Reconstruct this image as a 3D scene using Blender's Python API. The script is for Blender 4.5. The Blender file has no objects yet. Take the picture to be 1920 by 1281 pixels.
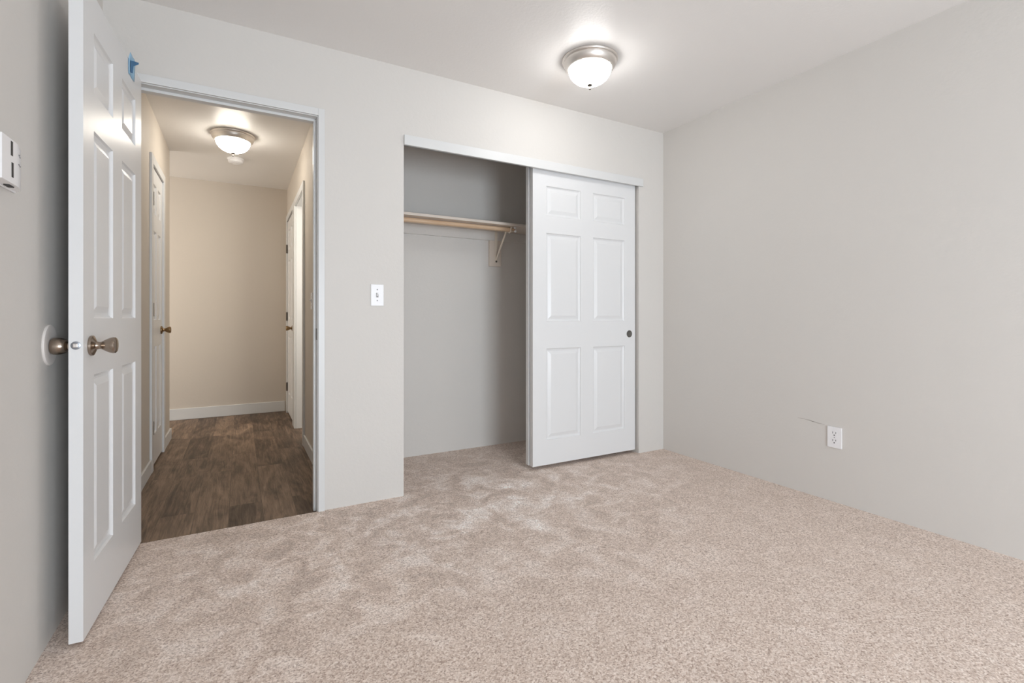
import bpy, bmesh, math, random
from mathutils import Vector, Matrix

random.seed(7)
sc = bpy.context.scene
COL = sc.collection
PI = math.pi

# ------------------------------------------------------------------ camera
EYE = 1.0056
YAW = math.atan(510 / 914.6)
cam_data = bpy.data.cameras.new('camera')
cam = bpy.data.objects.new('camera', cam_data)
COL.objects.link(cam)
cam.location = (0, 0, EYE)
cam.rotation_euler = (PI / 2, 0, -YAW)
cam_data.sensor_fit = 'HORIZONTAL'
cam_data.sensor_width = 36.0
cam_data.lens = 914.6 * 36 / 1920
cam_data.shift_y = -44.5 / 1920
cam_data.clip_start = 0.02
sc.camera = cam

# ------------------------------------------------------------------ light
sc.view_settings.view_transform = 'Standard'
sc.view_settings.look = 'None'
sc.view_settings.gamma = 1.0
sc.view_settings.use_curve_mapping = False
sc.view_settings.exposure = 0.0
sc.cycles.use_denoising = True
sc.cycles.max_bounces = 14
sc.cycles.diffuse_bounces = 10
sc.cycles.sample_clamp_indirect = 8.0

world = bpy.data.worlds.new('world')
sc.world = world
world.use_nodes = True
bg = world.node_tree.nodes['Background']
bg.inputs['Color'].default_value = (0.75, 0.87, 1.0, 1)
bg.inputs['Strength'].default_value = 0.6


def area_light(name, loc, rot, sx, sy, power, color):
    d = bpy.data.lights.new(name, 'AREA')
    d.shape = 'RECTANGLE'
    d.size, d.size_y, d.energy, d.color = sx, sy, power, color
    o = bpy.data.objects.new(name, d)
    COL.objects.link(o)
    o.location, o.rotation_euler = loc, rot
    return o


# daylight through the bedroom window in the wall behind the camera
area_light('window_daylight', (1.15, -2.55, 0.85), (PI / 2, 0, 0), 1.7, 1.55, 138, (0.825, 0.915, 1.0))
# daylight inside the side room off the hall
area_light('side_room_daylight', (1.30, 3.70, 1.6), (PI / 2, 0, 0), 0.9, 1.1, 26, (1.0, 0.95, 0.86))
# added fill lamp brightening the far end of the hall
area_light('hall_end_fill', (-1.85, 5.41, 1.4), (PI / 2, 0, -PI / 2), 0.8, 1.6, 17, (1.0, 0.93, 0.83))

ROOM_LAMP = (26.0, (1.0, 0.985, 0.96))
HALL_LAMP = (38.0, (1.0, 0.925, 0.81))

# ------------------------------------------------------------------ materials


class NT:
    def __init__(self, name):
        self.m = bpy.data.materials.new(name)
        self.m.use_nodes = True
        self.t = self.m.node_tree
        self.b = self.t.nodes['Principled BSDF']

    def n(self, kind, **kw):
        nd = self.t.nodes.new(kind)
        for k, v in kw.items():
            if k in nd.inputs:
                nd.inputs[k].default_value = v
            else:
                setattr(nd, k, v)
        return nd

    def l(self, a, ao, b, bi):
        self.t.links.new(a.outputs[ao], b.inputs[bi])


def srgb(r, g, b):
    f = lambda c: (c / 255 / 12.92) if c / 255 <= 0.04045 else ((c / 255 + 0.055) / 1.055) ** 2.4
    return (f(r), f(g), f(b), 1)


def paint(name, col, rough, bump=0.0, scale=60.0, spec=0.5, dist=0.002, var=0.0):
    q = NT(name)
    q.b.inputs['Base Color'].default_value = col
    q.b.inputs['Roughness'].default_value = rough
    q.b.inputs['Specular IOR Level'].default_value = spec
    tc = q.n('ShaderNodeTexCoord')
    if bump:
        n1 = q.n('ShaderNodeTexNoise', Scale=scale, Detail=4.0, Roughness=0.55)
        q.l(tc, 'Object', n1, 'Vector')
        n2 = q.n('ShaderNodeTexNoise', Scale=scale * 0.16, Detail=2.0)
        q.l(tc, 'Object', n2, 'Vector')
        mx = q.n('ShaderNodeMix', data_type='FLOAT')
        mx.inputs[0].default_value = 0.45
        q.t.links.new(n1.outputs[0], mx.inputs[2])
        q.t.links.new(n2.outputs[0], mx.inputs[3])
        bp = q.n('ShaderNodeBump', Strength=bump, Distance=dist)
        q.t.links.new(mx.outputs[0], bp.inputs['Height'])
        q.l(bp, 'Normal', q.b, 'Normal')
    if var:
        n3 = q.n('ShaderNodeTexNoise', Scale=3.0, Detail=3.0)
        q.l(tc, 'Object', n3, 'Vector')
        hsv = q.n('ShaderNodeHueSaturation', Color=col)
        mr = q.n('ShaderNodeMapRange')
        mr.inputs['To Min'].default_value = 1 - var
        mr.inputs['To Max'].default_value = 1 + var
        q.l(n3, 0, mr, 0)
        q.l(mr, 0, hsv, 'Value')
        q.l(hsv, 0, q.b, 'Base Color')
    return q.m


M_WALL = paint('greige_wall_paint', srgb(211, 208, 204), 0.62, 0.5, 55, 0.35, 0.003, 0.012)
M_CEIL = paint('greige_ceiling_paint', srgb(228, 226, 224), 0.40, 0.45, 75, 0.32, 0.003, 0.01)
M_HALL = paint('hall_wall_paint', srgb(204, 196, 186), 0.6, 0.3, 55, 0.35, 0.003, 0.012)
M_TRIM = paint('white_trim_paint', srgb(214, 215, 215), 0.38, 0.08, 90, 0.5, 0.001)
M_DOOR = paint('white_door_paint', srgb(222, 223, 224), 0.33, 0.10, 130, 0.5, 0.001)
M_PLASTIC = paint('white_plastic', srgb(236, 236, 238), 0.3)
M_DISC = paint('off_white_plastic', srgb(226, 221, 217), 0.45)
M_DARK = paint('dark_slot', srgb(48, 46, 46), 0.6)
M_GREY = paint('grey_print', srgb(140, 140, 142), 0.6)
M_SHELF = paint('shelf_paint', srgb(216, 205, 194), 0.5, 0.1, 60)
M_BRACKET = paint('cream_metal_paint', srgb(220, 210, 196), 0.35)
M_TAPE = paint('blue_tape', srgb(150, 192, 222), 0.55, 0.3, 300)
M_TAPE_DARK = paint('deep_blue_tape', srgb(28, 102, 152), 0.55, 0.3, 300)
M_CRACK = paint('plaster_crack', srgb(146, 139, 131), 0.9)


def metal(name, col, rough):
    q = NT(name)
    q.b.inputs['Base Color'].default_value = col
    q.b.inputs['Metallic'].default_value = 1.0
    q.b.inputs['Roughness'].default_value = rough
    tc = q.n('ShaderNodeTexCoord')
    ns = q.n('ShaderNodeTexNoise', Scale=180.0, Detail=2.0)
    q.l(tc, 'Object', ns, 'Vector')
    mr = q.n('ShaderNodeMapRange')
    mr.inputs['To Min'].default_value = rough - 0.06
    mr.inputs['To Max'].default_value = rough + 0.06
    q.l(ns, 0, mr, 0)
    q.l(mr, 0, q.b, 'Roughness')
    return q.m


M_NICKEL = metal('satin_nickel', srgb(160, 146, 133), 0.24)
M_PAN = metal('brushed_nickel', srgb(222, 217, 212), 0.38)
M_BRASS = metal('antique_brass', srgb(140, 115, 84), 0.3)
M_STEEL = metal('steel', srgb(165, 170, 178), 0.35)
M_HINGE = metal('dull_hinge_metal', srgb(96, 91, 86), 0.45)
M_PULL = metal('dark_grey_metal', srgb(118, 116, 112), 0.55)


def glass_glow(name, strength, col):
    q = NT(name)
    q.b.inputs['Base Color'].default_value = (0.9, 0.9, 0.88, 1)
    q.b.inputs['Roughness'].default_value = 0.25
    q.b.inputs['Emission Color'].default_value = (*col, 1)
    q.b.inputs['Emission Strength'].default_value = strength
    return q.m


M_GLOW_ROOM = glass_glow('lit_frosted_glass', *ROOM_LAMP)
M_GLOW_HALL = glass_glow('lit_warm_frosted_glass', *HALL_LAMP)


def carpet_material():
    q = NT('speckled_beige_carpet')
    tc = q.n('ShaderNodeTexCoord')
    # tufts
    v = q.n('ShaderNodeTexVoronoi', Scale=230.0, Randomness=1.0)
    q.l(tc, 'Object', v, 'Vector')
    sep = q.n('ShaderNodeSeparateColor')
    q.l(v, 'Color', sep, 0)
    n1 = q.n('ShaderNodeTexNoise', Scale=90.0, Detail=3.0, Roughness=0.6)
    q.l(tc, 'Object', n1, 'Vector')
    add = q.n('ShaderNodeMath', operation='MULTIPLY_ADD')
    q.l(n1, 0, add, 0)
    add.inputs[1].default_value = 0.9
    q.l(sep, 0, add, 2)
    ramp = q.n('ShaderNodeValToRGB')
    cr = ramp.color_ramp
    cr.elements[0].position, cr.elements[0].color = 0.22, srgb(156, 135, 122)
    cr.elements[1].position, cr.elements[1].color = 1.30 / 1.9 + 0.2, srgb(236, 221, 210)
    e = cr.elements.new(0.42)
    e.color = srgb(197, 177, 164)
    e = cr.elements.new(0.62)
    e.color = srgb(214, 195, 182)
    half = q.n('ShaderNodeMath', operation='MULTIPLY')
    q.l(add, 0, half, 0)
    half.inputs[1].default_value = 1 / 1.6
    q.l(half, 0, ramp, 0)
    # brushed pile: paler and darker patches where it was trodden
    n2 = q.n('ShaderNodeTexNoise', Scale=7.5, Detail=4.0, Roughness=0.6, Distortion=0.8)
    q.l(tc, 'Object', n2, 'Vector')
    pr = q.n('ShaderNodeValToRGB')
    pc = pr.color_ramp
    pc.elements[0].position, pc.elements[0].color = 0.36, (0, 0, 0, 1)
    pc.elements[1].position, pc.elements[1].color = 0.66, (1, 1, 1, 1)
    q.l(n2, 0, pr, 0)

    def zone(x, y, r, gain):
        mp = q.n('ShaderNodeMapping', vector_type='TEXTURE')
        mp.inputs['Location'].default_value = (x, y, 0)
        mp.inputs['Scale'].default_value = (r, r, 1)
        q.l(tc, 'Object', mp, 'Vector')
        g = q.n('ShaderNodeTexGradient', gradient_type='SPHERICAL')
        q.l(mp, 0, g, 0)
        m = q.n('ShaderNodeMath', operation='MULTIPLY')
        q.l(g, 'Fac', m, 0)
        m.inputs[1].default_value = gain
        return m

    def plus(a, b):
        m = q.n('ShaderNodeMath', operation='ADD')
        q.l(a, 0, m, 0)
        q.l(b, 0, m, 1)
        return m
    amp = plus(plus(zone(1.25, 2.45, 1.3, 0.42), zone(0.1, 2.2, 1.0, 0.34)), zone(2.2, 2.5, 0.8, 0.1))
    base = q.n('ShaderNodeMath', operation='ADD')
    q.l(amp, 0, base, 0)
    base.inputs[1].default_value = 0.10
    cen = q.n('ShaderNodeMath', operation='SUBTRACT')
    q.l(pr, 0, cen, 0)
    cen.inputs[1].default_value = 0.35
    val = q.n('ShaderNodeMath', operation='MULTIPLY_ADD')
    q.l(cen, 0, val, 0)
    q.l(base, 0, val, 1)
    val.inputs[2].default_value = 1.0
    # individual pale marks of flattened pile
    marks = None
    for x, y, rx, ry, g in ((1.24, 2.02, .10, .13, .26), (1.16, 2.28, .17, .11, .24), (1.47, 2.52, .14, .10, .20),
                            (0.92, 2.18, .16, .05, .16), (1.62, 2.25, .22, .07, .18), (1.35, 2.34, .08, .1, .2),
                            (1.25, 2.72, .20, .08, .16), (0.47, 1.93, .12, .06, .12), (0.62, 2.42, .06, .05, .14)):
        mp = q.n('ShaderNodeMapping', vector_type='TEXTURE')
        mp.inputs['Location'].default_value = (x, y, 0)
        mp.inputs['Scale'].default_value = (rx * 1.5, ry * 1.5, 1)
        dn = q.n('ShaderNodeVectorMath', operation='MULTIPLY_ADD')
        q.t.links.new(n2.outputs[1], dn.inputs[0])
        dn.inputs[1].default_value = (0.22, 0.22, 0)
        q.l(tc, 'Object', dn, 2)
        sb = q.n('ShaderNodeVectorMath', operation='SUBTRACT')
        q.l(dn, 0, sb, 0)
        sb.inputs[1].default_value = (0.11, 0.11, 0)
        q.l(sb, 0, mp, 'Vector')
        gr = q.n('ShaderNodeTexGradient', gradient_type='QUADRATIC_SPHERE')
        q.l(mp, 0, gr, 0)
        m = q.n('ShaderNodeMath', operation='MULTIPLY')
        q.l(gr, 'Fac', m, 0)
        m.inputs[1].default_value = g * 2.0
        mn = q.n('ShaderNodeMath', operation='MINIMUM')
        q.l(m, 0, mn, 0)
        mn.inputs[1].default_value = g
        marks = mn if marks is None else plus(marks, mn)
    val2 = plus(val, marks)
    hsv = q.n('ShaderNodeHueSaturation')
    q.l(ramp, 0, hsv, 'Color')
    q.l(val2, 0, hsv, 'Value')
    sat = q.n('ShaderNodeMapRange')
    sat.inputs['From Min'].default_value = 1.0
    sat.inputs['From Max'].default_value = 1.35
    sat.inputs['To Min'].default_value = 1.0
    sat.inputs['To Max'].default_value = 0.5
    q.l(val2, 0, sat, 0)
    q.l(sat, 0, hsv, 'Saturation')
    q.l(hsv, 0, q.b, 'Base Color')
    q.b.inputs['Roughness'].default_value = 0.95
    q.b.inputs['Specular IOR Level'].default_value = 0.1
    q.b.inputs['Sheen Weight'].default_value = 0.15
    q.b.inputs['Sheen Roughness'].default_value = 0.6
    bp = q.n('ShaderNodeBump', Strength=0.55, Distance=0.006)
    q.l(add, 0, bp, 'Height')
    q.l(bp, 'Normal', q.b, 'Normal')
    return q.m


def plank_material():
    q = NT('brown_vinyl_plank')
    tc = q.n('ShaderNodeTexCoord')
    mp = q.n('ShaderNodeMapping')
    mp.inputs['Rotation'].default_value = (0, 0, PI / 2)
    mp.inputs['Location'].default_value = (0.31, 0.05, 0)
    q.l(tc, 'Object', mp, 'Vector')
    br = q.n('ShaderNodeTexBrick', offset=0.37, offset_frequency=2)
    br.inputs['Color1'].default_value = (0, 0, 0, 1)
    br.inputs['Color2'].default_value = (1, 1, 1, 1)
    br.inputs['Mortar'].default_value = (0.5, 0.5, 0.5, 1)
    br.inputs['Scale'].default_value = 1.0
    br.inputs['Mortar Size'].default_value = 0.0008
    br.inputs['Brick Width'].default_value = 1.15
    br.inputs['Row Height'].default_value = 0.155
    q.l(mp, 0, br, 'Vector')
    # grain, shifted from plank to plank
    sh = q.n('ShaderNodeVectorMath', operation='MULTIPLY_ADD')
    q.l(br, 'Color', sh, 0)
    sh.inputs[1].default_value = (7.3, 3.1, 5.0)
    q.l(mp, 0, sh, 2)
    st = q.n('ShaderNodeMapping')
    st.inputs['Scale'].default_value = (1.3, 20.0, 1.0)
    q.l(sh, 0, st, 'Vector')
    g1 = q.n('ShaderNodeTexNoise', Scale=2.6, Detail=10.0, Roughness=0.75, Distortion=1.0)
    q.l(st, 0, g1, 'Vector')
    st2 = q.n('ShaderNodeMapping')
    st2.inputs['Scale'].default_value = (1.5, 5.0, 1.0)
    q.l(sh, 0, st2, 'Vector')
    g2 = q.n('ShaderNodeTexNoise', Scale=1.7, Detail=3.0, Roughness=0.5, Distortion=1.5)
    q.l(st2, 0, g2, 'Vector')
    mix = q.n('ShaderNodeMix', data_type='FLOAT')
    mix.inputs[0].default_value = 0.38
    q.t.links.new(g1.outputs[0], mix.inputs[2])
    q.t.links.new(g2.outputs[0], mix.inputs[3])
    sp = q.n('ShaderNodeSeparateColor')
    q.l(br, 'Color', sp, 0)
    a = q.n('ShaderNodeMath', operation='MULTIPLY_ADD')
    q.l(sp, 0, a, 0)
    a.inputs[1].default_value = 0.12
    q.t.links.new(mix.outputs[0], a.inputs[2])
    ramp = q.n('ShaderNodeValToRGB')
    cr = ramp.color_ramp
    cr.elements[0].position, cr.elements[0].color = 0.40, srgb(66, 53, 43)
    cr.elements[1].position, cr.elements[1].color = 0.78, srgb(172, 146, 123)
    e = cr.elements.new(0.52)
    e.color = srgb(100, 83, 69)
    e = cr.elements.new(0.63)
    e.color = srgb(134, 113, 95)
    q.l(a, 0, ramp, 0)
    dk = q.n('ShaderNodeMix', data_type='RGBA')
    q.l(br, 'Fac', dk, 0)
    q.t.links.new(ramp.outputs[0], dk.inputs[6])
    dk.inputs[7].default_value = srgb(80, 67, 57)
    q.t.links.new(dk.outputs[2], q.b.inputs['Base Color'])
    q.b.inputs['Roughness'].default_value = 0.5
    q.b.inputs['Specular IOR Level'].default_value = 0.35
    bp = q.n('ShaderNodeBump', Strength=0.15, Distance=0.002)
    q.l(g1, 0, bp, 'Height')
    q.l(bp, 'Normal', q.b, 'Normal')
    return q.m


def wood_material():
    q = NT('pale_wood_rod')
    tc = q.n('ShaderNodeTexCoord')
    mp = q.n('ShaderNodeMapping')
    mp.inputs['Scale'].default_value = (2, 40, 40)
    q.l(tc, 'Object', mp, 'Vector')
    n = q.n('ShaderNodeTexNoise', Scale=2.0, Detail=5.0)
    q.l(mp, 0, n, 'Vector')
    r = q.n('ShaderNodeValToRGB')
    r.color_ramp.elements[0].position, r.color_ramp.elements[0].color = 0.3, srgb(196, 164, 132)
    r.color_ramp.elements[1].position, r.color_ramp.elements[1].color = 0.75, srgb(226, 200, 172)
    q.l(n, 0, r, 0)
    q.l(r, 0, q.b, 'Base Color')
    q.b.inputs['Roughness'].default_value = 0.45
    return q.m


M_CARPET = carpet_material()
M_PLANK = plank_material()
M_WOOD = wood_material()

# ------------------------------------------------------------------ mesh helpers


def box(bm, x0, x1, y0, y1, z0, z1):
    v = [bm.verts.new((x, y, z)) for x in (x0, x1) for y in (y0, y1) for z in (z0, z1)]
    for f in ((0, 1, 3, 2), (4, 6, 7, 5), (0, 4, 5, 1), (2, 3, 7, 6), (0, 2, 6, 4), (1, 5, 7, 3)):
        bm.faces.new([v[i] for i in f])


def boxes(*bs):
    bm = bmesh.new()
    for b in bs:
        box(bm, *b)
    return bm


def lathe(bm, prof, mat, seg=48):
    """prof: (radius, height) pairs turned about local Z, placed by mat."""
    rings = []
    for r, h in prof:
        if r < 1e-6:
            rings.append([bm.verts.new(mat @ Vector((0, 0, h)))])
        else:
            rings.append([bm.verts.new(mat @ Vector((r * math.cos(2 * PI * k / seg), r * math.sin(2 * PI * k / seg), h)))
                          for k in range(seg)])
    for a, b in zip(rings, rings[1:]):
        for k in range(seg):
            k2 = (k + 1) % seg
            if len(a) == 1 and len(b) > 1:
                bm.faces.new((a[0], b[k2], b[k]))
            elif len(b) == 1 and len(a) > 1:
                bm.faces.new((a[k], a[k2], b[0]))
            elif len(a) > 1:
                bm.faces.new((a[k], a[k2], b[k2], b[k]))
    return bm


def axis_matrix(loc, d):
    return Matrix.Translation(loc) @ Vector(d).normalized().to_track_quat('Z', 'Y').to_matrix().to_4x4()


def tube(bm, pts, r, seg=14):
    pts = [Vector(p) for p in pts]
    rings = []
    for i, p in enumerate(pts):
        t = (pts[min(i + 1, len(pts) - 1)] - pts[max(i - 1, 0)]).normalized()
        q = t.to_track_quat('Z', 'Y')
        rings.append([bm.verts.new(p + q @ Vector((r * math.cos(2 * PI * k / seg), r * math.sin(2 * PI * k / seg), 0)))
                      for k in range(seg)])
    for a, b in zip(rings, rings[1:]):
        for k in range(seg):
            bm.faces.new((a[k], a[(k + 1) % seg], b[(k + 1) % seg], b[k]))
    bm.faces.new(rings[0][::-1])
    bm.faces.new(rings[-1])
    return bm


def obj(name, bm, m, parent=None, origin=None, smooth=False, bevel=0.0, label=None, cat=None, group=None, kind=None):
    """World-space bmesh -> ONE mesh object, its origin at the given base (or at its parent's)."""
    if parent is not None:
        org = Vector(parent['_base'])
    else:
        org = Vector(origin) if origin is not None else Vector((0, 0, 0))
    bmesh.ops.recalc_face_normals(bm, faces=bm.faces)
    bmesh.ops.translate(bm, verts=bm.verts, vec=-org)
    me = bpy.data.meshes.new(name)
    bm.to_mesh(me)
    bm.free()
    me.materials.append(m)
    if smooth:
        for p in me.polygons:
            p.use_smooth = True
        me.set_sharp_from_angle(angle=math.radians(38))
    o = bpy.data.objects.new(name, me)
    COL.objects.link(o)
    if parent is not None:
        o.parent = parent
    else:
        o.location = org
    o['_base'] = tuple(org)
    if bevel:
        md = o.modifiers.new('bevel', 'BEVEL')
        md.width, md.segments, md.limit_method = bevel, 2, 'ANGLE'
    tag(o, label, cat, group, kind)
    return o


def tag(o, label=None, cat=None, group=None, kind=None):
    for k, v in (('label', label), ('category', cat), ('group', group), ('kind', kind)):
        if v:
            o[k] = v


def thing(name, base, label, cat, group=None, kind=None):
    o = bpy.data.objects.new(name, None)
    COL.objects.link(o)
    o.location = base
    o.empty_display_size = 0.05
    o['_base'] = tuple(base)
    tag(o, label, cat, group, kind)
    return o


# ------------------------------------------------------------------ the setting: shell
XL, XR, YB, HC = -0.518, 2.834, 2.702, 2.42      # bedroom faces
YB2 = YB + 0.115                                 # hall side of the partition
YF = -2.4                                       # wall behind the camera
HL, HR, HB, HHC, HZ = -0.515, 0.45, 5.86, 2.405, -0.012

S = dict(kind='structure')
obj('floor', boxes((XL, XR, YF, YB, -0.04, 0), (0.807, 2.583, YB, YB2, -0.04, 0), (0.70, 2.72, YB2, 3.44, -0.04, 0)),
    M_CARPET, label='speckled beige pink carpet of the bedroom and closet', cat='carpet', **S)
obj('floor_hall', boxes((-2.0, 0.57, YB2, 5.98, -0.14, HZ), (0.57, 2.0, 3.56, 5.98, -0.14, HZ), (-0.418, 0.37, YB, YB2, -0.14, HZ)),
    M_PLANK, label='brown wood plank floor of the hall beyond the doorway', cat='floor', **S)
obj('ceiling', boxes((XL - .12, XR + .12, YF - .12, YB2, HC, HC + .1), (0.57, XR + .12, YB2, 3.56, HC, HC + .1)),
    M_CEIL, label='pale grey bedroom ceiling with round lamp', cat='ceiling', **S)
obj('ceiling_hall', boxes((-2.0, 0.57, YB2, 5.98, HHC, HHC + .115), (0.57, 2.0, 3.56, 5.98, HHC, HHC + .115)),
    M_CEIL, label='ceiling of the hall seen through the doorway', cat='ceiling', **S)

obj('wall_back', boxes((XL - .12, -0.418, YB, YB2, -.04, HC), (-0.418, 0.37, YB, YB2, 2.064, HC), (0.37, 0.807, YB, YB2, -.04, HC),
                       (0.807, 2.583, YB, YB2, 2.03, HC), (2.583, XR + .12, YB, YB2, -.04, HC)),
    M_WALL, label='greige wall holding the doorway and the closet opening', cat='wall', **S)
wl = obj('wall_left', boxes((XL - .12, XL, YF, YB, -.04, HC)), M_WALL,
         label='narrow greige wall behind the open white door', cat='wall', **S)
wr = obj('wall_right', boxes((XR, XR + .12, YF, YB, -.04, HC)), M_WALL,
         label='wide blank greige wall with one outlet', cat='wall', **S)
obj('wall_front', boxes((XL - .12, 0.32, YF - .12, YF, -.04, HC), (0.32, 1.98, YF - .12, YF, -.04, .08),
                        (0.32, 1.98, YF - .12, YF, 1.66, HC), (1.98, XR + .12, YF - .12, YF, -.04, HC)),
    M_WALL, label='greige wall with the wide bedroom window, behind the camera', cat='wall', **S)
obj('window_1', boxes((0.32, 0.38, YF - .09, YF - .04, .08, 1.66), (1.92, 1.98, YF - .09, YF - .04, .08, 1.66),
                      (0.38, 1.92, YF - .09, YF - .04, .08, 0.14), (0.38, 1.92, YF - .09, YF - .04, 1.60, 1.66),
                      (1.125, 1.175, YF - .09, YF - .04, 0.14, 1.60)),
    M_TRIM, label='wide low white window frame in the wall behind the camera', cat='window', **S)
obj('wall_closet_back', boxes((0.57, XR + .12, 3.44, 3.56, -.04, HC)), M_WALL,
    label='greige back wall inside the closet', cat='wall', **S)
obj('wall_closet_left', boxes((0.57, 0.70, YB2, 3.44, -.04, HC)), M_WALL,
    label='side wall inside the closet, nearer the doorway', cat='wall', **S)
obj('wall_closet_right', boxes((2.72, XR + .12, YB2, 3.44, -.04, HC)), M_WALL,
    label='side wall inside the closet, behind the sliding doors', cat='wall', **S)
# hall
obj('wall_hall_left', boxes((HL - .1, HL, YB2, 3.985, HZ, HHC), (HL - .1, HL, 3.985, 4.515, 2.04, HHC),
                            (HL - .1, HL, 4.515, 4.96, HZ, HHC), (HL - .1, HL - .06, 3.985, 4.515, HZ, 2.04),  # thin block behind the door recess is added to stop light leaking in
                            (-2.0, HL - .1, 4.86, 4.96, HZ, HHC)),
    M_HALL, label='hall wall with the closed narrow white door', cat='wall', **S)
obj('wall_hall_right', boxes((HR, HR + .12, YB2, 4.22, HZ, HHC), (HR, HR + .12, 4.22, 4.895, 2.045, HHC),
                             (HR, HR + .12, 4.895, 5.05, HZ, HHC), (HR, HR + .12, 5.05, 5.735, 2.045, HHC),
                             (HR + .07, HR + .12, 5.05, 5.735, HZ, 2.045), (HR, HR + .12, 5.735, HB, HZ, HHC)),  # block at the back of the closed door's recess, added to keep light out
    M_HALL, label='hall wall with an open doorway and a closed door', cat='wall', **S)
obj('wall_hall_back', boxes((-2.0, 2.0, HB, HB + .12, HZ, HHC)), M_HALL,
    label='warm beige end wall of the hall', cat='wall', **S)
obj('wall_hall_far_left', boxes((-2.1, -2.0, 4.86, HB + .12, HZ, HHC)), M_HALL,
    label='far wall where the hall turns out of sight', cat='wall', **S)
obj('wall_side_room', boxes((1.9, 2.0, 3.56, HB, HZ, HHC)), M_HALL,
    label='wall of the side room off the hall', cat='wall', **S)

# crack in the plaster of the right wall
bm = bmesh.new()
pts = [(1.668, .424, .0006), (1.640, .4255, .0012), (1.622, .423, .0010), (1.600, .4215, .0018), (1.585, .418, .0022), (1.570, .4175, .0014),
       (1.556, .414, .0016), (1.540, .4145, .0008), (1.520, .412, .0004)]
up_ = [bm.verts.new((XR - .0006, y, z + w * .7)) for y, z, w in pts]
lo_ = [bm.verts.new((XR - .0006, y, z - w * .7)) for y, z, w in pts]
for i in range(len(pts) - 1):
    bm.faces.new((up_[i], up_[i + 1], lo_[i + 1], lo_[i]))
obj('crack', bm, M_CRACK, wr, label='thin dark plaster crack beside the outlet')

# ------------------------------------------------------------------ trim
t1 = thing('trim_1', (0, YB, 0), 'narrow white casing and jamb of the doorway to the hall', 'door frame', **S)
obj('side_casing', boxes((0.3535, 0.3855, YB - .012, YB, 0, 2.0905)), M_TRIM, t1, bevel=.002)
obj('side_casing', boxes((-0.438, -0.405, YB - .012, YB, 0, 2.0905)), M_TRIM, t1, bevel=.002)
obj('head_casing', boxes((-0.405, 0.3535, YB - .012, YB, 2.0535, 2.0905)), M_TRIM, t1, bevel=.002)
obj('jamb', boxes((0.350, 0.37, YB, YB2, HZ, 2.050), (0.337, 0.350, YB + .042, YB + .078, HZ, 2.037)), M_TRIM, t1, bevel=.0015)
obj('jamb', boxes((-0.418, -0.402, YB, YB2, HZ, 2.050), (-0.402, -0.396, YB + .042, YB + .078, HZ, 2.037)), M_TRIM, t1, bevel=.0015)
obj('head_jamb', boxes((-0.418, 0.37, YB, YB2, 2.050, 2.064), (-0.402, 0.350, YB + .042, YB + .078, 2.037, 2.050)), M_TRIM, t1, bevel=.0015)
obj('strike_plate', boxes((0.3485, 0.350, YB + .006, YB + .034, .89, .95)), M_HINGE, t1)

# hall: opening to the side room
t2 = thing('trim_2', (HR, 4.5, HZ), 'white casing of the open doorway on the hall wall', 'door frame', **S)
obj('side_casing', boxes((HR - .016, HR, 4.170, 4.232, HZ, 2.092)), M_TRIM, t2, bevel=.002)
obj('side_casing', boxes((HR - .016, HR, 4.883, 4.95, HZ, 2.092)), M_TRIM, t2, bevel=.002)
obj('head_casing', boxes((HR - .016, HR, 4.232, 4.883, 2.034, 2.092)), M_TRIM, t2, bevel=.002)
obj('jamb', boxes((HR, HR + .12, 4.22, 4.235, HZ, 2.045)), M_TRIM, t2)
obj('jamb', boxes((HR, HR + .12, 4.88, 4.895, HZ, 2.045)), M_TRIM, t2)
obj('head_jamb', boxes((HR, HR + .12, 4.235, 4.88, 2.031, 2.045)), M_TRIM, t2)
t3 = thing('trim_3', (HR, 5.4, HZ), 'white casing of the closed door at the hall end', 'door frame', **S)
obj('side_casing', boxes((HR - .016, HR, 4.995, 5.058, HZ, 2.092)), M_TRIM, t3, bevel=.002)
obj('side_casing', boxes((HR - .016, HR, 5.728, 5.79, HZ, 2.092)), M_TRIM, t3, bevel=.002)
obj('head_casing', boxes((HR - .016, HR, 5.058, 5.728, 2.036, 2.092)), M_TRIM, t3, bevel=.002)
t4 = thing('trim_4', (HL, 4.25, HZ), 'white casing of the narrow closed hall door', 'door frame', **S)
obj('side_casing', boxes((HL, HL + .014, 3.925, 3.992, HZ, 2.088)), M_TRIM, t4, bevel=.002)
obj('side_casing', boxes((HL, HL + .014, 4.508, 4.575, HZ, 2.088)), M_TRIM, t4, bevel=.002)
obj('head_casing', boxes((HL, HL + .014, 3.992, 4.508, 2.030, 2.088)), M_TRIM, t4, bevel=.002)


def baseboard(name, label, *bs):
    obj(name, boxes(*bs), M_TRIM, bevel=.004, label=label, cat='baseboard', **S)


BT = HZ + .112
baseboard('baseboard_hall_back', 'white baseboard along the end wall of the hall', (-2.0, HR - .02, HB - .013, HB, HZ, BT))
baseboard('baseboard_hall_left', 'white baseboard pieces either side of the narrow hall door',
          (HL, HL + .013, YB2, 3.925, HZ, BT - .02), (HL, HL + .013, 4.575, 4.96, HZ, BT - .02), (HL - .1, HL + .013, 4.96, 4.973, HZ, BT - .02))
baseboard('baseboard_hall_right', 'white baseboard of the hall wall nearest the doorway', (HR - .013, HR, YB2, 4.170, HZ, BT - .02))

# closet header board and sliding track
obj('trim_5', boxes((0.8075, 2.617, YB - .014, YB + .004, 1.981, 2.037)), M_TRIM, origin=(0.8075, YB, 1.981), bevel=.0015,
    label='white header board across the top of the closet opening', cat='trim', **S)
obj('sliding_track', boxes((0.809, 2.581, YB + .004, YB + .112, 2.018, 2.0299)), M_STEEL, origin=(0.809, YB, 2.018),
    label='metal sliding door track under the closet header', cat='track', **S)

# ------------------------------------------------------------------ panelled doors


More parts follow.
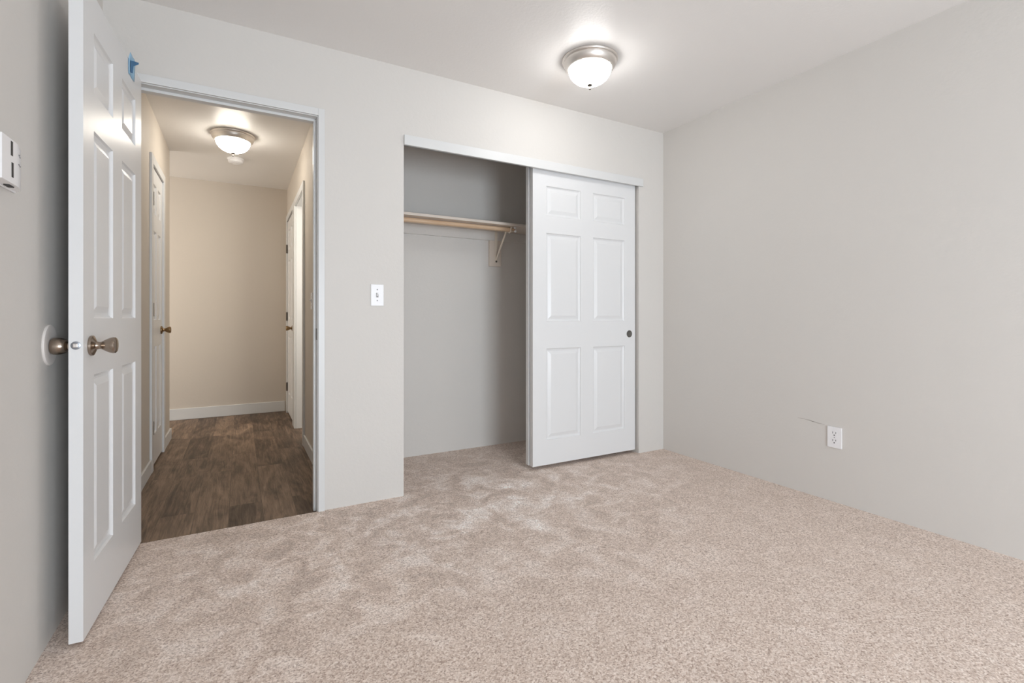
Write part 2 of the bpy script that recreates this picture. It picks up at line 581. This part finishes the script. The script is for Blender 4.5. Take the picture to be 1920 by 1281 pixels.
def panel_leaf(P, W, T, z0, z1, panels, steps=((0.004, .007), (0.011, .0105), (0.018, .0105), (0.040, .003))):
    """Six-panel leaf: P(u, z, w) -> world; w = 0 is the front face, w = T the back."""
    bm = bmesh.new()
    us = sorted({0.0, W, *[p[0] for p in panels], *[p[1] for p in panels]})
    zs = sorted({z0, z1, *[p[2] for p in panels], *[p[3] for p in panels]})
    for front in (True, False):
        def V(u, z, dep, front=front):
            return bm.verts.new(P(u, z, dep if front else T - dep))
        for i in range(len(us) - 1):
            for j in range(len(zs) - 1):
                uc, zc = (us[i] + us[i + 1]) / 2, (zs[j] + zs[j + 1]) / 2
                if any(a < uc < b and c < zc < d for a, b, c, d in panels):
                    continue
                bm.faces.new([V(us[i], zs[j], 0), V(us[i + 1], zs[j], 0), V(us[i + 1], zs[j + 1], 0), V(us[i], zs[j + 1], 0)])
        for a, b, c, d in panels:
            prev = None
            for ins, dep in ((0, 0),) + tuple(steps):
                ring = [V(a + ins, c + ins, dep), V(b - ins, c + ins, dep), V(b - ins, d - ins, dep), V(a + ins, d - ins, dep)]
                if prev:
                    for k in range(4):
                        bm.faces.new((prev[k], prev[(k + 1) % 4], ring[(k + 1) % 4], ring[k]))
                prev = ring
            bm.faces.new(prev)
    c = [(0, z0), (W, z0), (W, z1), (0, z1)]
    for k in range(4):
        (u0, a0), (u1, a1) = c[k], c[(k + 1) % 4]
        bm.faces.new([bm.verts.new(P(u0, a0, 0)), bm.verts.new(P(u1, a1, 0)), bm.verts.new(P(u1, a1, T)), bm.verts.new(P(u0, a0, T))])
    bmesh.ops.remove_doubles(bm, verts=bm.verts, dist=1e-5)
    return bm


KNOB = [(0, .0), (.031, .0), (.0325, .003), (.0315, .008), (.022, .0125), (.0135, .016), (.0115, .022), (.0115, .027), (.0155, .034),
        (.0205, .042), (.0245, .051), (.0262, .058), (.0255, .0635), (.0215, .067), (.013, .0685), (0, .069)]


BARREL = [(0, .0), (.031, .0), (.0325, .003), (.0310, .007), (.018, .010), (.0125, .013), (.0120, .019), (.0180, .022), (.0225, .027), (.0255, .036),
          (.0275, .046), (.0270, .054), (.0240, .0595), (.015, .0615), (0, .062)]


def scaled(prof, k):
    return [(r * k, h * k) for r, h in prof]


# the open bedroom door
A, B = Vector((-0.382, 2.686)), Vector((-0.419, 1.943))
D1 = (A - B).normalized()
N1 = Vector((D1.y, -D1.x))
W1, T1 = (A - B).length, 0.035


def P1(u, z, w):
    q = B + D1 * u - N1 * w
    return Vector((q.x, q.y, z))


pan1 = [(a, b, c, d) for a, b in ((.100, .315), (.433, .641)) for c, d in ((.215, .821), (1.004, 1.612), (1.732, 1.930))]
d1 = obj('door_1', panel_leaf(P1, W1, T1, .015, 2.053, pan1), M_DOOR, origin=(A.x, A.y, .015),
         label='open white six-panel door at the doorway to the hall', cat='door', **S)
ku, kz = 0.066, 0.917
kf = P1(ku, kz, 0)
kb = P1(ku, kz, T1)
obj('knob', lathe(bmesh.new(), KNOB, axis_matrix(kf, (N1.x, N1.y, 0))), M_NICKEL, d1, smooth=True, label='satin nickel knob on the room side')
obj('knob', lathe(bmesh.new(), scaled(BARREL, .98), axis_matrix(kb, (-N1.x, -N1.y, 0))), M_NICKEL, d1, smooth=True, label='satin nickel knob next to the wall disc')
bm = bmesh.new()
lathe(bm, [(0, 0), (.0125, 0), (.0125, .0012), (.0115, .0018), (0, .0018)], axis_matrix(P1(0, .921, T1 / 2), (-D1.x, -D1.y, 0)), 24)
o = obj('latch_plate', bm, M_STEEL, d1, smooth=True, label='round steel latch plate in the door edge')
c = P1(-.0018, .921, T1 / 2)
bm = boxes((c.x - .006, c.x + .006, c.y - .006, c.y + .001, c.z - .006, c.z + .006))
obj('latch_bolt', bm, M_PAN, d1, bevel=.002)

# blue masking tape left on the top edge of that door
tp = thing('tape_scrap', P1(.57, 2.053, .01), 'scrap of blue masking tape stuck to the open door top edge', 'tape')
bm = bmesh.new()
# stuck down the face, then sticking up past the top edge of the door
rows = []
for z, w, a, b in ((1.992, -.0010, .524, .612), (2.016, -.0012, .522, .618), (2.040, -.0014, .521, .620), (2.055, -.0022, .522, .619), (2.072, -.0040, .530, .614),
                   (2.086, -.0020, .548, .606)):
    rows.append([bm.verts.new(P1(a + (b - a) * k / 6, z + .0012 * math.sin(k * 1.9 + z * 40), w - .0008 * math.sin(k * 1.3))) for k in range(7)])
for a, b in zip(rows, rows[1:]):
    for k in range(6):
        bm.faces.new((a[k], a[k + 1], b[k + 1], b[k]))
o = obj('strip', bm, M_TAPE, tp, smooth=True)
o.modifiers.new('thick', 'SOLIDIFY').thickness = .0005
# the folded darker flap
bm = bmesh.new()
fl = [P1(.545, 2.002, -.0045), P1(.572, 2.012, -.0050), P1(.577, 2.044, -.0060), P1(.634, 2.079, -.0120), P1(.640, 2.089, -.0110), P1(.537, 2.049, -.0050)]
vs = [bm.verts.new(p) for p in fl]
bm.faces.new((vs[0], vs[1], vs[2], vs[5]))
bm.faces.new((vs[2], vs[3], vs[4], vs[5]))
o = obj('flap', bm, M_TAPE_DARK, tp, label='darker blue folded tape flap')
o.modifiers.new('thick', 'SOLIDIFY').thickness = .0006

# sliding closet doors
ZB = .026


def closet_door(name, x0, x1, y, label):
    def P(u, z, w):
        return Vector((x0 + u, y + w, z))
    W = x1 - x0
    k = W / .893
    pan = [(a * k, b * k, c, d) for a, b in ((.106, .391), (.499, .793)) for c, d in ((.190, .801), (.980, 1.572), (1.686, 1.885))]
    return obj(name, panel_leaf(P, W, .035, ZB, 2.012, pan), M_DOOR, origin=((x0 + x1) / 2, y, ZB), label=label, cat='closet door', **S)


d2 = closet_door('door_2', 1.6755, 2.5675, 2.725, 'front white six-panel sliding closet door with round pull')
cup = [(0, .0002), (.0185, .0002), (.0205, .0006), (.0225, .0012), (.0255, .0012), (.0262, 0), (.0262, -.0005)]
obj('finger_pull', lathe(bmesh.new(), [(r, h) for r, h in cup], axis_matrix((2.512, 2.7245, .887), (0, -1, 0)), 32), M_PULL, d2, smooth=True,
    label='round flush metal finger pull')
d3 = closet_door('door_3', 1.6720, 2.5650, 2.772, 'rear sliding closet door almost hidden behind the front one')

# closed hall doors


def hall_leaf(name, x, y0, y1, sgn, label):
    def P(u, z, w):
        return Vector((x - sgn * w, y0 + u, z))
    W = y1 - y0
    s, m = .09 * W / .6 + .01, .1 * W / .7
    a0, a1, b0, b1 = s, (W - m) / 2, (W + m) / 2, W - s
    pan = [(a, b, c, d) for a, b in ((a0, a1), (b0, b1)) for c, d in ((.21, .81), (.99, 1.60), (1.72, 1.92))]
    return obj(name, panel_leaf(P, W, .035, HZ + .018, 2.026, pan, ((0.006, .0075), (0.012, .009), (0.018, .009), (0.036, .002))), M_DOOR,
               origin=(x, (y0 + y1) / 2, HZ), label=label, cat='door', **S)


d4 = hall_leaf('door_4', HL + .002, 3.994, 4.506, 1, 'closed narrow white hall door with dark hinges')
for z in (.27, 1.06, 1.80):
    obj('hinge', boxes((HL + .001, HL + .016, 3.990, 4.004, z - .045, z + .045)), M_HINGE, d4, bevel=.002)
obj('knob', lathe(bmesh.new(), scaled(KNOB, .92), axis_matrix((HL + .002, 4.435, .915), (1, 0, 0)), 32), M_BRASS, d4, smooth=True, label='antique brass knob')
d5 = hall_leaf('door_5', HR - .004, 5.06, 5.726, -1, 'closed white door at the far end of the hall')
for z in (.27, 1.02, 1.74):
    obj('hinge', boxes((HR - .020, HR - .003, 5.716, 5.730, z - .045, z + .045)), M_HINGE, d5, bevel=.002)
obj('knob', lathe(bmesh.new(), scaled(KNOB, .92), axis_matrix((HR - .004, 5.135, .905), (-1, 0, 0)), 32), M_BRASS, d5, smooth=True, label='antique brass knob')

# ------------------------------------------------------------------ closet fittings
sh = obj('closet_shelf', boxes((0.7005, 2.7195, 3.14, 3.4395, 1.685, 1.703)), M_SHELF, origin=(1.7, 3.43, 1.685), bevel=.0015,
         label='long beige closet shelf above the hanging rod', cat='shelf')
cl = obj('shelf_cleat', boxes((0.7005, 2.7195, 3.4215, 3.4399, 1.613, 1.6849)), M_WALL, origin=(1.7, 3.44, 1.613), bevel=.0015,
         label='painted support board on the closet wall under the shelf', cat='board')
obj('bracket_block', boxes((1.706, 1.810, 3.4215, 3.4399, 1.410, 1.6129)), M_SHELF, origin=(1.758, 3.44, 1.41), bevel=.002,
    label='short upright wood block behind the shelf bracket', cat='board')
bm = bmesh.new()
tube(bm, [(0.701, 3.20, 1.664), (1.2, 3.20, 1.6645), (1.80, 3.20, 1.665)], .0158, 24)
obj('closet_rod', bm, M_WOOD, origin=(1.25, 3.20, 1.664), smooth=True, label='pale wooden hanging rod under the closet shelf', cat='rod')
br = thing('shelf_bracket', (1.763, 3.42, 1.46), 'cream metal bracket with diagonal strut holding the rod', 'bracket')
obj('wall_arm', boxes((1.752, 1.774, 3.4175, 3.4213, 1.440, 1.680)), M_BRACKET, br, bevel=.001)
obj('top_arm', boxes((1.755, 1.771, 3.165, 3.4175, 1.6815, 1.6848)), M_BRACKET, br, bevel=.001)
bm = bmesh.new()
tube(bm, [(1.763, 3.4165, 1.462), (1.763, 3.40, 1.482), (1.763, 3.262, 1.646), (1.763, 3.245, 1.664)], .0075, 12)
obj('strut', bm, M_BRACKET, br, smooth=True)
bm = bmesh.new()
hk = [(1.763, 3.20 + .0205 * math.sin(t), 1.6645 - .0205 * math.cos(t)) for t in [math.radians(a) for a in range(70, -101, -17)]]
hk += [(1.763, 3.176, 1.676), (1.763, 3.170, 1.682)]
tube(bm, hk, .0060, 10)
obj('hook', bm, M_BRACKET, br, smooth=True)
bm = bmesh.new()
lathe(bm, [(0, 0), (.007, 0), (.0075, .003), (.005, .005), (0, .0055)], axis_matrix((1.763, 3.4175, 1.448), (0, -1, 0)), 16)
obj('screw', bm, M_HINGE, br, smooth=True)
for x, y, z in ((1.792, 3.172, 1.676), (1.800, 3.180, 1.652)):
    bm = bmesh.new()
    lathe(bm, [(0, 0), (.0080, .0006), (.0095, .005), (.0072, .0105), (0, .0125)], axis_matrix((x, y, z), (-.1, -1, 0)), 16)
    obj('bolt_end', bm, M_PLASTIC, br, smooth=True, label='small white bolt end')
tube_bm = bmesh.new()
tube(tube_bm, [(1.763, 3.1755, 1.676), (1.79, 3.178, 1.677)], .003, 8)
tube(tube_bm, [(1.763, 3.183, 1.652), (1.80, 3.185, 1.652)], .003, 8)
obj('pin', tube_bm, M_BRACKET, br, smooth=True)

# ------------------------------------------------------------------ ceiling lights
def ceiling_light(cx, cy, top, glow, label):
    t = thing('ceiling_light', (cx, cy, top), label, 'ceiling light', 'flush ceiling lights')
    m = Matrix.Translation((cx, cy, top)) @ Matrix.Rotation(PI, 4, 'X') @ Matrix.Diagonal((1, 1, .885, 1))
    pan = [(0, .0002), (.146, .0002), (.1505, .003), (.1512, .010), (.1475, .017), (.143, .019), (.1435, .024), (.1425, .032), (.137, .046), (.129, .058),
           (.1225, .0635), (.1175, .0635), (.116, .058), (.116, .050), (0, .050)]
    obj('pan', lathe(bmesh.new(), pan, m, 72), M_PAN, t, smooth=True, label='brushed nickel pan')
    bowl = [(.1155, .0505), (.1165, .062), (.1158, .070), (.113, .083), (.1065, .099), (.096, .115), (.081, .130), (.062, .142), (.041, .150), (.020, .1545), (0, .156)]
    g = obj('glass_bowl', lathe(bmesh.new(), bowl, m, 72), glow, t, smooth=True, label='lit frosted glass bowl')
    fin = [(0, .1552), (.012, .1554), (.0140, .159), (.0118, .164), (.0055, .168), (.0048, .176), (.0066, .180), (.0062, .185), (.003, .1885), (0, .189)]
    obj('finial', lathe(bmesh.new(), fin, m, 24), M_HINGE, t, smooth=True, label='small dark nickel finial')
    return t


ceiling_light(1.673, 2.125, HC, M_GLOW_ROOM, 'round nickel and glass ceiling light of the bedroom')
ceiling_light(-0.0463, 4.295, HHC, M_GLOW_HALL, 'round ceiling light in the hall beyond the doorway')

sd = thing('smoke_detector', (-0.033, 4.94, HHC), 'small round white smoke detector behind the hall light', 'smoke detector')
m = Matrix.Translation((-0.033, 4.94, HHC)) @ Matrix.Rotation(PI, 4, 'X')
obj('base', lathe(bmesh.new(), [(0, .0002), (.066, .0002), (.067, .006), (.064, .011), (0, .011)], m, 48), M_PLASTIC, sd, smooth=True)
obj('cover', lathe(bmesh.new(), [(0, .0112), (.060, .0112), (.061, .020), (.058, .032), (.048, .039), (.024, .041), (.022, .039), (0, .039)], m, 48), M_PLASTIC, sd, smooth=True)

# ------------------------------------------------------------------ wall fittings
def switch_plate(name, base, ux, n, label, W=.070, H=.118):
    """base = plate centre on the wall, ux = direction along the wall, n = out of the wall."""
    ux, n = Vector(ux), Vector(n)
    t = thing(name, base, label, 'light switch', 'toggle light switches')
    b = Vector(base)

    def bx(u0, u1, z0, z1, w0, w1):
        bm = bmesh.new()
        p, q = b + ux * u0 + n * w0, b + ux * u1 + n * w1
        box(bm, min(p.x, q.x), max(p.x, q.x), min(p.y, q.y), max(p.y, q.y), b.z + z0, b.z + z1)
        return bm
    obj('plate', bx(-W / 2, W / 2, -H / 2, H / 2, .0002, .0055), M_PLASTIC, t, bevel=.002)
    obj('slot', bx(-.006, .006, -.0125, .0125, .0054, .0062), M_GREY, t)
    bm = bmesh.new()
    p = [b + ux * u + n * w + Vector((0, 0, z)) for w, z, s in ((.0058, -.006, .0042), (.0058, .011, .0042), (.017, .012, .0032), (.017, .005, .0032)) for u in (-s, s)]
    v = [bm.verts.new(q) for q in p]
    for f in ((0, 1, 3, 2), (2, 3, 5, 4), (4, 5, 7, 6), (6, 7, 1, 0), (0, 2, 4, 6), (1, 7, 5, 3)):
        bm.faces.new([v[i] for i in f])
    obj('toggle', bm, M_PLASTIC, t, bevel=.0008)
    for z in (-.030, .030):
        bm = bmesh.new()
        lathe(bm, [(0, .0054), (.0034, .0054), (.0032, .0064), (0, .0067)], axis_matrix(b + Vector((0, 0, z)), n), 16)
        obj('screw', bm, M_GREY, t, smooth=True)
    return t


switch_plate('light_switch', (.658, YB, 1.130), (1, 0, 0), (0, -1, 0), 'white toggle light switch between doorway and closet')
switch_plate('light_switch', (HR, 3.74, 1.125), (0, 1, 0), (-1, 0, 0), 'white light switch on the hall wall just past the doorway')

ot = thing('power_outlet', (XR, 1.466, .353), 'white duplex power outlet low on the right wall', 'outlet')
obj('plate', boxes((XR - .0062, XR - .0002, 1.429, 1.503, .296, .410)), M_PLASTIC, ot, bevel=.002)
for dz in (.0205, -.0205):
    zc = .353 + dz
    bm = bmesh.new()
    lathe(bm, [(0, .0052), (.0165, .0052), (.0162, .0068), (0, .0068)], axis_matrix((XR, 1.466, zc), (-1, 0, 0)), 32)
    rc = obj('receptacle', bm, M_PLASTIC, ot, smooth=True)
    obj('slots', boxes((XR - .0071, XR - .0066, 1.4725, 1.4750, zc + .000, zc + .011), (XR - .0071, XR - .0066, 1.4570, 1.4595, zc + .001, zc + .010),
                       (XR - .0071, XR - .0066, 1.4632, 1.4688, zc - .011, zc - .005)), M_DARK, rc)
bm = bmesh.new()
lathe(bm, [(0, .0054), (.003, .0054), (.0028, .0064), (0, .0066)], axis_matrix((XR, 1.466, .353), (-1, 0, 0)), 16)
obj('screw', bm, M_GREY, ot, smooth=True)

# door knob bumper on the left wall
bm = bmesh.new()
lathe(bm, [(0, .0003), (.0635, .0003), (.0640, .003), (.0615, .006), (.055, .0072), (.040, .0060), (0, .0050)], axis_matrix((XL, 2.018, .921), (1, 0, 0)), 56)
obj('wall_protector', bm, M_DISC, origin=(XL, 2.018, .921), smooth=True, label='round white knob bumper disc on the wall behind the door', cat='wall protector')

# thermostat on the left wall
th = thing('thermostat', (XL, 1.66, 1.335), 'white wall thermostat with two dark slots', 'thermostat')
obj('back_plate', boxes((XL + .0002, XL + .006, 1.578, 1.748, 1.331, 1.446)), M_PLASTIC, th, bevel=.002)
bm = bmesh.new()
sec = [(.006, 1.583), (.030, 1.583), (.0305, 1.600), (.0305, 1.662), (.030, 1.676), (.0285, 1.692), (.026, 1.708), (.0225, 1.722), (.0175, 1.734), (.011, 1.742), (.006, 1.744)]
nz = 7
rings = []
for k in range(nz):
    f = k / (nz - 1)
    z = 1.335 + .107 * f
    row = []
    for d, y in sec:
        drop = .016 * f * max(0.0, (y - 1.655) / .09) ** 2
        row.append(bm.verts.new((XL + d, y, z - drop)))
    rings.append(row)
for a, b in zip(rings, rings[1:]):
    for k in range(len(sec) - 1):
        bm.faces.new((a[k], a[k + 1], b[k + 1], b[k]))
    bm.faces.new((a[-1], a[0], b[0], b[-1]))
bm.faces.new(rings[0])
bm.faces.new(rings[-1])
obj('cover', bm, M_PLASTIC, th, smooth=True)
for z0, z1, y in ((1.402, 1.437, 1.632), (1.350, 1.386, 1.636)):
    obj('slot', boxes((XL + .0302, XL + .0312, y, y + .011, z0, z1)), M_DARK, th, label='dark vertical slot')
obj('mark', boxes((XL + .0245, XL + .0305, 1.683, 1.690, 1.415, 1.418), (XL + .023, XL + .0295, 1.690, 1.697, 1.412, 1.414)), M_GREY, th, label='small grey printed mark')
obj('mark', boxes((XL + .0245, XL + .0305, 1.680, 1.687, 1.391, 1.3935), (XL + .023, XL + .0295, 1.690, 1.699, 1.3895, 1.392)), M_GREY, th, label='small grey printed mark')
bm = bmesh.new()
obj('lever', boxes((XL + .010, XL + .021, 1.655, 1.685, 1.3325, 1.3352)), M_DARK, th, label='dark lever slot under the cover')

for o in bpy.data.objects:
    if '_base' in o:
        del o['_base']
